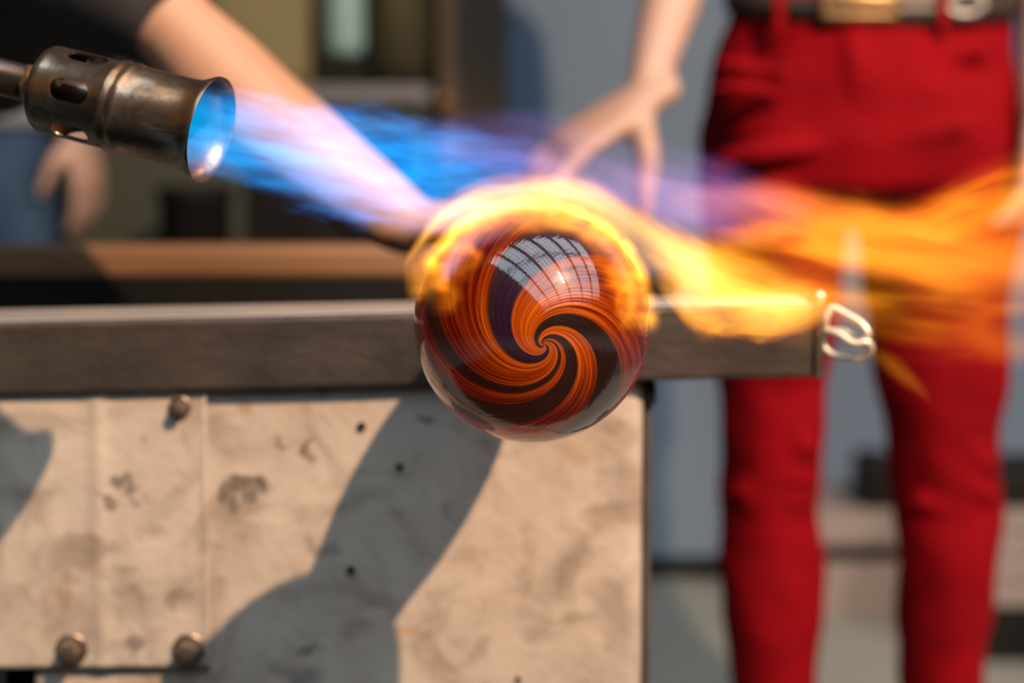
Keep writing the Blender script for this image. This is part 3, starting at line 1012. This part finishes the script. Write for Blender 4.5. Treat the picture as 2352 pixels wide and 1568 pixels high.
body_obj('trousers', bm, M['jeans'], gb, .008, 5)
for q, kx in ((-.11, -.80), (.11, -.88)):
    shoe(gb, (kx - .20, 2.10 + q * 1.5, 0), (kx + .05, 2.10 + q * 1.5, 0))

# ---- person in blue jeans further back on the left
YJ = 3.02
kj = S(YJ)
jp = thing('person', (Q(-75, 0, YJ).x, YJ, 0), 'person in blue jeans and a pale top standing far back at the left', 'person')
xj = Q(-75, 0, YJ).x
bm = bmesh.new()
nk = Vector((xj, YJ, 1.43))
head_bm(bm, nk, (0, 0, 1), (.6, .8, 0))
for q in (-1, 1):
    s0 = Vector((xj + q * .175, YJ, 1.37))
    if q > 0:
        e0_, w0_ = Q(150, -110, YJ - .02), Q(182, 290, YJ - .06)
        hd_, hb_ = (.14, 0, -1), (.92, -.40, 0)
    else:
        e0_, w0_ = Vector((xj - .235, YJ, 1.10)), Vector((xj - .24, YJ - .05, .86))
        hd_, hb_ = (-.05, 0, -1), (-1, 0, 0)
    tube(bm, [s0, e0_, w0_], [.048, .038, .0245], 14)
    hand(bm, w0_, hd_, hb_, -1 if q > 0 else 1, .95, curl=(14, 16, 14))
tube(bm, [nk - Vector((0, 0, .02)), Vector((xj, YJ, 1.28)), Vector((xj, YJ, .95))], [(.12, .07), (.15, .095), (.13, .09)], 18)
body_obj('body', bm, M['skin_pale'], jp, .006, 4)
head_extras(jp, nk, (0, 0, 1), (.6, .8, 0))
bm = bmesh.new()
zt = Q(0, 285, YJ).z
for q in (-1, 1):
    tube(bm, [Vector((xj + q * .068, YJ, zt - .10)), Vector((xj + q * .072, YJ, .50)), Vector((xj + q * .085, YJ, .06))], [(.075, .085), .066, .056], 18, round_ends=False)
tube(bm, [Vector((xj, YJ, zt + .01)), Vector((xj, YJ, zt - .10)), Vector((xj, YJ, zt - .16))], [(.128, .095), (.135, .105), (.12, .09)], 22, round_ends=False)
body_obj('jeans', bm, M['jeans'], jp, .008, 5)
bm = bmesh.new()
tube(bm, [Vector((xj, YJ, zt - .004)), Vector((xj, YJ, 1.1)), Vector((xj, YJ, 1.28)), Vector((xj, YJ, 1.40)), Vector((xj, YJ, 1.445))], [(.140, .108), (.142, .108), (.17, .112), (.14, .09), (.08, .07)], 24, round_ends=False)
for q in (-1, 1):
    s0 = Vector((xj + q * .165, YJ, 1.37))
    tube(bm, [s0, s0 + Vector((q * .03, 0, -.16))], [.064, .056], 16)
body_obj('shirt', bm, M['pale_shirt'], jp, .008, 5)
for q in (-1, 1):
    shoe(jp, (xj + q * .085, YJ - .06, 0), (xj + q * .11, YJ + .17, 0))

# ------------------------------------------------------------------ things in the background
def qb(name, px0, px1, py_top, py_bot, Y, depth, m, parent=None, bev=.004, z0=None):
    a_, c_ = Q(px0, py_top, Y), Q(px1, py_bot, Y)
    return link_mesh(name, box(bmesh.new(), (a_.x, Y, c_.z if z0 is None else z0), (c_.x, Y + depth, a_.z), bev), m, parent)
tag(qb('partition', -2600, 1166, -1900, 0, 3.74, .05, M['olive_dark'], z0=0), 'dark olive partition standing left of the grey wall', 'partition')
ct = thing('work_counter', (Q(400, 0, 3.4).x, 3.5, 0), 'dark olive work counter with a black panel for shade behind the bench', 'counter')
qb('counter_top', -700, 985, 196, 236, 3.36, .34, M['ground_grey'], ct)
qb('counter_body', -690, 978, 240, 0, 3.40, .28, M['olive_dark'], ct, z0=0)
for x0_, x1_ in ((-640, -60), (-40, 540)):
    qb('door', x0_, x1_, 262, 900, 3.385, .015, M['olive_dark'], ct)
qb('shade_panel', 560, 960, 300, 900, 3.392, .01, M['black'], ct)  # black sheet standing in for the shadow below the arm
lk = thing('locker', Q(626, 190, 3.55), 'khaki olive upright locker standing on the dark counter', 'locker')
qb('carcass', 470, 712, -560, 195, 3.46, .22, M['olive'], lk)
qb('door', 490, 702, -540, 176, 3.452, .01, M['olive'], lk)
bm = bmesh.new(); lathe(bm, [(0, .006), (.012, .006), (.014, .014), (.022, .012), (.024, .004)], 16, frame_x(Q(690, -200, 3.452), (0, -1, 0)))
link_mesh('knob', bm, M['black'], lk, True)
# moss green sack
sk = Q(916, 195.5, 3.52)
bm = bmesh.new()
rings = []
for hgt, rx, ry in ((.003, .068, .06), (.012, .085, .08), (.06, .096, .09), (.12, .094, .088), (.18, .085, .08), (.22, .06, .05), (.245, .03, .028), (.27, .045, .04), (.285, .05, .045), (.288, .02, .02)):
    rings.append([sk + Vector((cos(2 * pi * k / 40) * rx * .60 * (1 + .06 * sin(5 * 2 * pi * k / 40 + hgt * 30)), sin(2 * pi * k / 40) * ry * (1 + .06 * sin(5 * 2 * pi * k / 40 + hgt * 30)), hgt)) for k in range(40)])
loft(bm, rings)
sack = thing('sack', sk, 'mossy green tied sack slumped on the dark counter', 'sack')
link_mesh('cloth', bm, M['moss'], sack, True)
bm = bmesh.new()
tube(bm, [sk + Vector((.034 * cos(a_ * pi / 10), .030 * sin(a_ * pi / 10), .246)) for a_ in range(21)], [.005] * 21, 8)
link_mesh('tie_cord', bm, M['brown'], sack, True)
# teal bottle on a black tin, left of the sack
tn = Q(792, 196, 3.42)
tag(qb('tin', 742, 842, 126, 195.2, 3.40, .075, M['black'], bev=.006), 'squat black tin under the teal bottle on the counter', 'tin')
tz = Q(0, 126, 3.40).z
tl = thing('bottle', (tn.x, 3.437, tz), 'pale teal bottle standing on a black tin behind the arm', 'bottle')
pb = Vector((tn.x, 3.437, tz + .0005))
bm = bmesh.new()
prof = [(0, .026), (.004, .031), (.02, .033), (.13, .034), (.16, .028), (.185, .014), (.21, .013), (.212, .008)]
rings = [[pb + Vector((r * cos(2 * pi * k / 32), r * sin(2 * pi * k / 32), x)) for k in range(32)] for x, r in prof]
loft(bm, rings)
link_mesh('body', bm, M['teal'], tl, True)
bm = bmesh.new()
rings = [[pb + Vector((r * cos(2 * pi * k / 24), r * sin(2 * pi * k / 24), x)) for k in range(24)] for x, r in ((.200, .0135), (.200, .017), (.228, .017), (.230, .012))]
loft(bm, rings)
link_mesh('cap', bm, M['black'], tl, True)
# brown cupboard
cb = thing('cupboard', (Q(1075, 0, 3.5).x, 3.6, 0), 'tall dark brown cupboard standing against the edge of the grey wall', 'cupboard')
qb('carcass', 996, 1160, -1300, 0, 3.48, .25, M['brown'], cb, z0=0)
qb('door', 1002, 1154, -1280, 290, 3.47, .012, M['brown'], cb)
qb('door', 1002, 1154, 302, 1300, 3.47, .012, M['brown'], cb)
for py in (230, 360):
    bm = bmesh.new(); lathe(bm, [(0, .006), (.012, .006), (.014, .012), (.022, .011), (.024, .004)], 16, frame_x(Q(1020, py, 3.47), (0, -1, 0)))
    link_mesh('knob', bm, M['brass'], cb, True)
# black bin in front of the counter
bn_p = Q(440, 0, 3.2)
bn_top = Q(440, 428, 3.2).z
bm = bmesh.new()
rings = []
for zz, r in ((0, .042), (.01, .046), (bn_top - .02, .058), (bn_top - .015, .063), (bn_top, .063), (bn_top, .055), (bn_top - .03, .052), (.02, .04)):
    rings.append([Vector((bn_p.x + r * cos(2 * pi * k / 32), 3.2 + r * sin(2 * pi * k / 32), zz)) for k in range(32)])
loft(bm, rings)
tag(link_mesh('bin', bm, M['black'], None, True, loc=(bn_p.x, 3.2, 0)), 'slim black bin standing before the dark counter', 'bin')
# boarded platform at the right
pf = thing('platform', (Q(2200, 0, 3.6).x, 3.6, 0), 'low platform of pinkish grey boards behind the red trousers', 'platform')
def board(px0, px1, py0, py1, Y, m, nm='board', d=.2):
    return qb(nm, px0, px1, py0, py1, Y, d, m, pf, bev=.003)
board(1868, 3000, 1172, 1254, 3.5, M['step'], d=.3)
board(1872, 3000, 1256, 1290, 3.52, M['black'], 'plinth', d=.26)
board(1868, 3000, 1292, 1420, 3.5, M['step'], d=.3)
pf2 = thing('crate', (Q(2420, 0, 3.2).x, 3.3, 0), 'pinkish grey slatted crate on a black base at the right edge', 'crate')
for y0_, y1_ in ((1168, 1222), (1226, 1278), (1282, 1334), (1338, 1392)):
    qb('slat', 2262, 2700, y0_, y1_, 3.2, .02, M['step'], pf2, bev=.002)
qb('carcass', 2266, 2690, 1168, 1392, 3.222, .22, M['step'], pf2)
qb('base', 2256, 2700, 1396, 0, 3.19, .26, M['black'], pf2, z0=0)
tag(qb('toolbox', 1992, 2066, 1062, 1171, 3.505, .16, M['black'], bev=.008), 'black box standing on the platform between the red trouser legs', 'box')
tag(qb('toolbox', 2285, 2560, 1080, 1167, 3.205, .18, M['black'], bev=.008), 'black box lying on the slatted crate at the right edge', 'box')

# ------------------------------------------------------------------ the flame: glowing gas, built as volumes that follow the flow
def fcurve(nt, x, vals, lo, hi):
    n = nt.nodes.new('ShaderNodeFloatCurve')
    c = n.mapping.curves[0]
    n.mapping.use_clip = False
    pts = [(a, (v - lo) / (hi - lo)) for a, v in vals]
    while len(c.points) < len(pts):
        c.points.new(.5, .5)
    for k, (a, v) in enumerate(pts):
        c.points[k].location = (a, v)
        c.points[k].handle_type = 'AUTO'
    n.mapping.update()
    nt.links.new(x, n.inputs['Value'])
    ev = lambda t: lo + (hi - lo) * n.mapping.evaluate(c, t)
    return math_n(nt, 'MULTIPLY_ADD', n.outputs[0], hi - lo, lo), ev

fl = thing('torch_flame', T1, 'roaring torch flame, blue at the nozzle and orange beyond the glass orb', 'flame')

def flame(name, path, ramp, strength, amp=.5, soft=.6, fx=8, fr=30, kd=1.0, seed=0.0, streak=(.30, .68, .25, 1.5), sfx=1.0, sfr=1.6, xramp=None, label=None, step=.012, cutx=None):
    W_ = [Q(px, py, Y) for px, py, Y, r, i in path]
    ax = (W_[-1] - W_[0]).normalized()
    yv = (Vector((0, 1, 0)) - ax * ax.y).normalized()
    zv = ax.cross(yv)
    L = (W_[-1] - W_[0]).length
    MX = Matrix((ax, yv, zv)).transposed().to_4x4()
    MX.translation = W_[0]
    inv = MX.inverted()
    loc = [inv @ p for p in W_]
    xs_ = [p.x / L for p in loc]
    rs_ = [r * S(Y) for px, py, Y, r, i in path]
    m = bpy.data.materials.new(name + '_gas')
    m.use_nodes = True
    nt = m.node_tree
    nt.nodes.clear()
    out = N(nt, 'ShaderNodeOutputMaterial')
    sx = N(nt, 'ShaderNodeSeparateXYZ')
    nt.links.new(objco(nt), sx.inputs[0])
    x, y, z = sx.outputs
    xn = math_n(nt, 'DIVIDE', x, L)
    ys, zs, = [p.y for p in loc], [p.z for p in loc]
    mg = lambda v: (min(v) - .05, max(v) + .05)
    cy, ey = fcurve(nt, xn, list(zip(xs_, ys)), *mg(ys))
    cz, ez = fcurve(nt, xn, list(zip(xs_, zs)), *mg(zs))
    rr_, er = fcurve(nt, xn, list(zip(xs_, rs_)), 0, max(rs_) * 1.3)
    it, ei = fcurve(nt, xn, list(zip(xs_, [p[4] for p in path])), 0, max(p[4] for p in path) * 1.2)
    dy = math_n(nt, 'SUBTRACT', y, cy)
    dz = math_n(nt, 'SUBTRACT', z, cz)
    dyk = math_n(nt, 'DIVIDE', dy, kd)
    d = math_n(nt, 'DIVIDE', math_n(nt, 'SQRT', math_n(nt, 'MAXIMUM', math_n(nt, 'MULTIPLY_ADD', dz, dz, math_n(nt, 'MULTIPLY', dyk, dyk)), 1e-9)), math_n(nt, 'MAXIMUM', rr_, .002))
    cv = N(nt, 'ShaderNodeCombineXYZ')
    nt.links.new(math_n(nt, 'MULTIPLY_ADD', x, fx, seed), cv.inputs[0])
    nt.links.new(math_n(nt, 'MULTIPLY', dy, fr * .6), cv.inputs[1])
    nt.links.new(math_n(nt, 'MULTIPLY', dz, fr), cv.inputs[2])
    n1 = noise_n(nt, cv.outputs[0], 1.0, 3, .6)
    cv2 = scale_vec(nt, cv.outputs[0], (sfx, sfr * .8, sfr))
    n2 = noise_n(nt, cv2, 1.0, 2, .55, .4)
    e = math_n(nt, 'ADD', math_n(nt, 'SUBTRACT', 1.0, d), math_n(nt, 'MULTIPLY', math_n(nt, 'SUBTRACT', n1, .5), amp * 2))
    dens = map_n(nt, e, 0, soft, 0, 1, True)
    stk = map_n(nt, n2, *streak, smooth=True)
    st = math_n(nt, 'MULTIPLY', math_n(nt, 'MULTIPLY', dens, stk), math_n(nt, 'MAXIMUM', it, 0.0))
    col = ramp_n(nt, map_n(nt, e, 0, 1.3, 0, 1), ramp)
    if xramp:
        col = mix_n(nt, 1.0, col, ramp_n(nt, xn, xramp), 'MULTIPLY')
    em = N(nt, 'ShaderNodeEmission')
    nt.links.new(col, em.inputs[0])
    nt.links.new(math_n(nt, 'MULTIPLY', st, strength), em.inputs[1])
    nt.links.new(em.outputs[0], out.inputs['Volume'])
    bm = bmesh.new()
    rings = []
    nR = 40
    for q in range(nR + 1):
        t = q / nR
        r_ = er(t) * (1 + amp * .62)
        c_ = Vector((t * L, ey(t), ez(t)))
        rings.append([c_ + Vector((0, cos(2 * pi * k / 18) * r_ * kd, sin(2 * pi * k / 18) * r_)) for k in range(18)])
    loft(bm, rings)
    o = link_mesh(name, bm, m, None)
    o.matrix_world = MX
    o.parent = fl
    o.matrix_parent_inverse = Matrix.Translation(T1).inverted()
    diag = Vector(o.dimensions).length
    bb = [v.co for v in o.data.vertices]
    dim = [max(v[i] for v in bb) - min(v[i] for v in bb) for i in range(3)]
    base = sum(dim) / 3 * .1
    m.cycles.volume_step_rate = max(.05, step / base)
    m.cycles.homogeneous_volume = False
    if label: o['label'] = label
    return o

BLUE = [(0, (.015, .17, .62)), (.35, (.0, .29, .80)), (.75, (.0, .36, .86)), (1, (.05, .44, .92))]
flame('blue_jet', [(405, 280, 1.195, 92, .9), (480, 300, 1.19, 106, 1.0), (600, 328, 1.185, 126, 1.0), (760, 362, 1.175, 146, .95), (920, 392, 1.165, 150, .9), (1080, 405, 1.155, 138, .7), (1240, 415, 1.15, 100, .25), (1320, 420, 1.15, 80, 0)],
      BLUE, 23, amp=.42, soft=.36, fx=30, fr=78, seed=3.1, streak=(.32, .68, .45, 1.45), sfx=1.1, sfr=1.7,
      xramp=[(0, (.5, 1.15, 1)), (.22, (1, 1, 1)), (.7, (.75, .85, .95)), (1, (1.6, .6, .9))], label='blue roaring part of the flame at the torch mouth')
VIO = [(0, (.35, .20, .85)), (.5, (.62, .30, .85)), (1, (.95, .42, .70))]
flame('violet_haze', [(960, 300, 1.17, 40, 0), (1090, 320, 1.17, 84, .6), (1290, 360, 1.17, 110, 1), (1450, 405, 1.17, 115, 1), (1600, 450, 1.17, 120, .9), (1740, 490, 1.17, 95, .55), (1880, 510, 1.17, 60, 0)],
      VIO, 11, amp=.6, soft=.8, fx=9, fr=32, seed=9.7, streak=(.3, .7, .3, 1.4), label='violet haze above the orb')
YEL = [(0, (1, .22, .01)), (.30, (1, .40, .03)), (.65, (1, .52, .09)), (1, (1, .72, .30))]
flame('yellow_sheet', [(925, 610, 1.15, 20, 0), (960, 560, 1.145, 38, .8), (1010, 500, 1.14, 52, 1.2), (1110, 452, 1.135, 60, 1.3), (1220, 440, 1.135, 60, 1.2), (1340, 458, 1.14, 60, 1.1), (1450, 520, 1.145, 70, 1.1), (1560, 590, 1.15, 88, 1.1), (1680, 645, 1.15, 92, .8), (1800, 670, 1.15, 82, .45), (1900, 690, 1.15, 60, 0)],
      YEL, 58, amp=.45, soft=.8, fx=14, fr=50, seed=21.3, streak=(.28, .66, .45, 1.3), label='bright yellow sheet of flame curling over the orb')
ORG = [(0, (1, .20, .0)), (.4, (1, .30, .01)), (.8, (1, .40, .02)), (1, (1, .52, .06))]
flame('orange_plume', [(1470, 570, 1.15, 60, 0), (1580, 600, 1.15, 100, .8), (1720, 620, 1.145, 150, 1), (1880, 620, 1.14, 185, .9), (2050, 630, 1.13, 205, .68), (2230, 640, 1.12, 225, .52), (2420, 640, 1.11, 240, .42), (2620, 635, 1.10, 250, 0)],
      ORG, 28, amp=.52, soft=.55, fx=11, fr=30, kd=.5, seed=44.2, streak=(.37, .64, .14, 1.5), sfx=.8, sfr=1.0, step=.016, label='wide orange plume blown past the orb to the right')
flame('upper_plume', [(1520, 470, 1.15, 50, 0), (1640, 470, 1.15, 80, .6), (1780, 490, 1.15, 95, .9), (1930, 530, 1.14, 100, 1.0), (2100, 560, 1.13, 110, .8), (2260, 590, 1.12, 110, .5), (2420, 610, 1.12, 100, 0)],
      [(0, (1, .16, .03)), (.5, (1, .26, .03)), (1, (1, .36, .02))], 24, amp=.42, soft=.7, fx=12, fr=40, seed=47.9, streak=(.34, .66, .2, 1.4), sfx=.8, label='paler upper edge of the plume')
flame('lower_tongue', [(1500, 640, 1.14, 14, 0), (1545, 665, 1.135, 44, .9), (1620, 712, 1.13, 76, 1.2), (1720, 716, 1.13, 76, 1.2), (1800, 712, 1.13, 72, 1.1), (1870, 700, 1.13, 60, .6), (1930, 690, 1.13, 40, 0)],
      YEL, 32, amp=.50, soft=.30, fx=34, fr=60, seed=57.0, streak=(.3, .66, .45, 1.3), label='yellow tongue licking down over the rail')
flame('far_lick', [(2020, 540, 1.13, 40, 0), (2130, 520, 1.13, 80, .6), (2230, 475, 1.13, 95, 1.0), (2310, 450, 1.12, 100, 1.1), (2430, 440, 1.12, 100, .6), (2540, 440, 1.12, 80, 0)],
      ORG, 26, amp=.55, soft=.7, fx=12, fr=30, seed=73.1, streak=(.34, .64, .25, 1.5), label='orange lick curling up at the right edge')
flame('falling_lick', [(1960, 790, 1.13, 20, 0), (2010, 815, 1.13, 32, .8), (2060, 850, 1.13, 34, 1.0), (2105, 890, 1.13, 26, .7), (2140, 925, 1.13, 14, 0)],
      ORG, 20, amp=.5, soft=.8, fx=14, fr=40, seed=83.5, streak=(.3, .66, .35, 1.2))
flame('side_wisp', [(985, 540, 1.135, 24, .3), (962, 570, 1.14, 34, 1), (950, 610, 1.145, 30, .9), (944, 650, 1.15, 22, .6), (938, 690, 1.15, 12, 0)],
      [(0, (1, .20, .0)), (.5, (1, .34, .01)), (1, (1, .5, .05))], 26, amp=.6, soft=.5, fx=26, fr=60, seed=91.5, streak=(.3, .66, .2, 1.4))

# flame wrapping the upper front of the orb: a thin shell of gas that follows the glass
def shell_flame():
    m = bpy.data.materials.new('shell_gas')
    m.use_nodes = True
    nt = m.node_tree
    nt.nodes.clear()
    out = N(nt, 'ShaderNodeOutputMaterial')
    co = objco(nt)
    nv = N(nt, 'ShaderNodeVectorMath', operation='NORMALIZE')
    nt.links.new(co, nv.inputs[0])
    ln = N(nt, 'ShaderNodeVectorMath', operation='LENGTH')
    nt.links.new(co, ln.inputs[0])
    sx = N(nt, 'ShaderNodeSeparateXYZ')
    nt.links.new(nv.outputs[0], sx.inputs[0])
    u, wv, v = sx.outputs      # right, away from the camera, up
    # mask over the crown of the orb with two shoulders running down its sides
    n1 = noise_n(nt, scale_vec(nt, nv.outputs[0], (2.0, 2.0, 3.6)), 1.3, 1.5, .5, .4)
    vc = math_n(nt, 'SUBTRACT', v, .16)
    q2 = math_n(nt, 'SQRT', math_n(nt, 'MULTIPLY_ADD', u, math_n(nt, 'MULTIPLY', u, .9), math_n(nt, 'MULTIPLY', vc, vc)))
    h = math_n(nt, 'ADD', q2, math_n(nt, 'MAXIMUM', wv, 0))
    e = math_n(nt, 'ADD', math_n(nt, 'SUBTRACT', h, .58), math_n(nt, 'MULTIPLY', math_n(nt, 'SUBTRACT', n1, .5), .55))
    mk = map_n(nt, e, 0, .22, 0, 1, True)
    lv = math_n(nt, 'MULTIPLY_ADD', math_n(nt, 'MAXIMUM', u, 0), .22, v)  # gas reaches lower on the right, imitating the plume's reflection in the glass
    lv = math_n(nt, 'MULTIPLY_ADD', math_n(nt, 'MAXIMUM', math_n(nt, 'ADD', wv, .25), 0), -.9, lv)
    low = map_n(nt, math_n(nt, 'ADD', lv, math_n(nt, 'MULTIPLY', math_n(nt, 'SUBTRACT', n1, .5), .8)), .14, .66, 0, 1, True)
    rr = math_n(nt, 'DIVIDE', ln.outputs['Value'], BALL_R)
    th = map_n(nt, rr, 1.0, 1.12, 1, 0, True)
    n2 = noise_n(nt, scale_vec(nt, nv.outputs[0], (2.5, 2.5, 6)), 1.4, 2, .5, .3)
    st = map_n(nt, n2, .3, .7, .35, 1.4)
    dn = math_n(nt, 'MULTIPLY', math_n(nt, 'MULTIPLY', mk, low), math_n(nt, 'MULTIPLY', th, st))
    em = N(nt, 'ShaderNodeEmission')
    nt.links.new(ramp_n(nt, map_n(nt, e, 0, .8, 0, 1), [(0, (1, .20, .005)), (.5, (1, .38, .02)), (1, (1, .55, .08))]), em.inputs[0])
    nt.links.new(math_n(nt, 'MULTIPLY', dn, 150), em.inputs[1])
    nt.links.new(em.outputs[0], out.inputs['Volume'])
    bm = bmesh.new()
    for rad in (1.005, 1.15):
        b2 = bmesh.new()
        bmesh.ops.create_uvsphere(b2, u_segments=48, v_segments=24, radius=BALL_R * rad)
        bmesh.ops.delete(b2, geom=[f for f in b2.verts if f.co.z < -.18 * BALL_R], context='VERTS')
        me_ = bpy.data.meshes.new('tmp')
        b2.to_mesh(me_)
        b2.free()
        bm.from_mesh(me_)
        bpy.data.meshes.remove(me_)
    be = [e_ for e_ in bm.edges if e_.is_boundary]
    bmesh.ops.bridge_loops(bm, edges=be)
    o = link_mesh('crown_flame', bm, m, None)
    o.location = BALL
    o.parent = fl
    o.matrix_parent_inverse = Matrix.Translation(T1).inverted()
    m.cycles.volume_step_rate = .2
    o['label'] = 'orange flame wrapped over the crown of the orb, with an imitated plume reflection at right'
shell_flame()
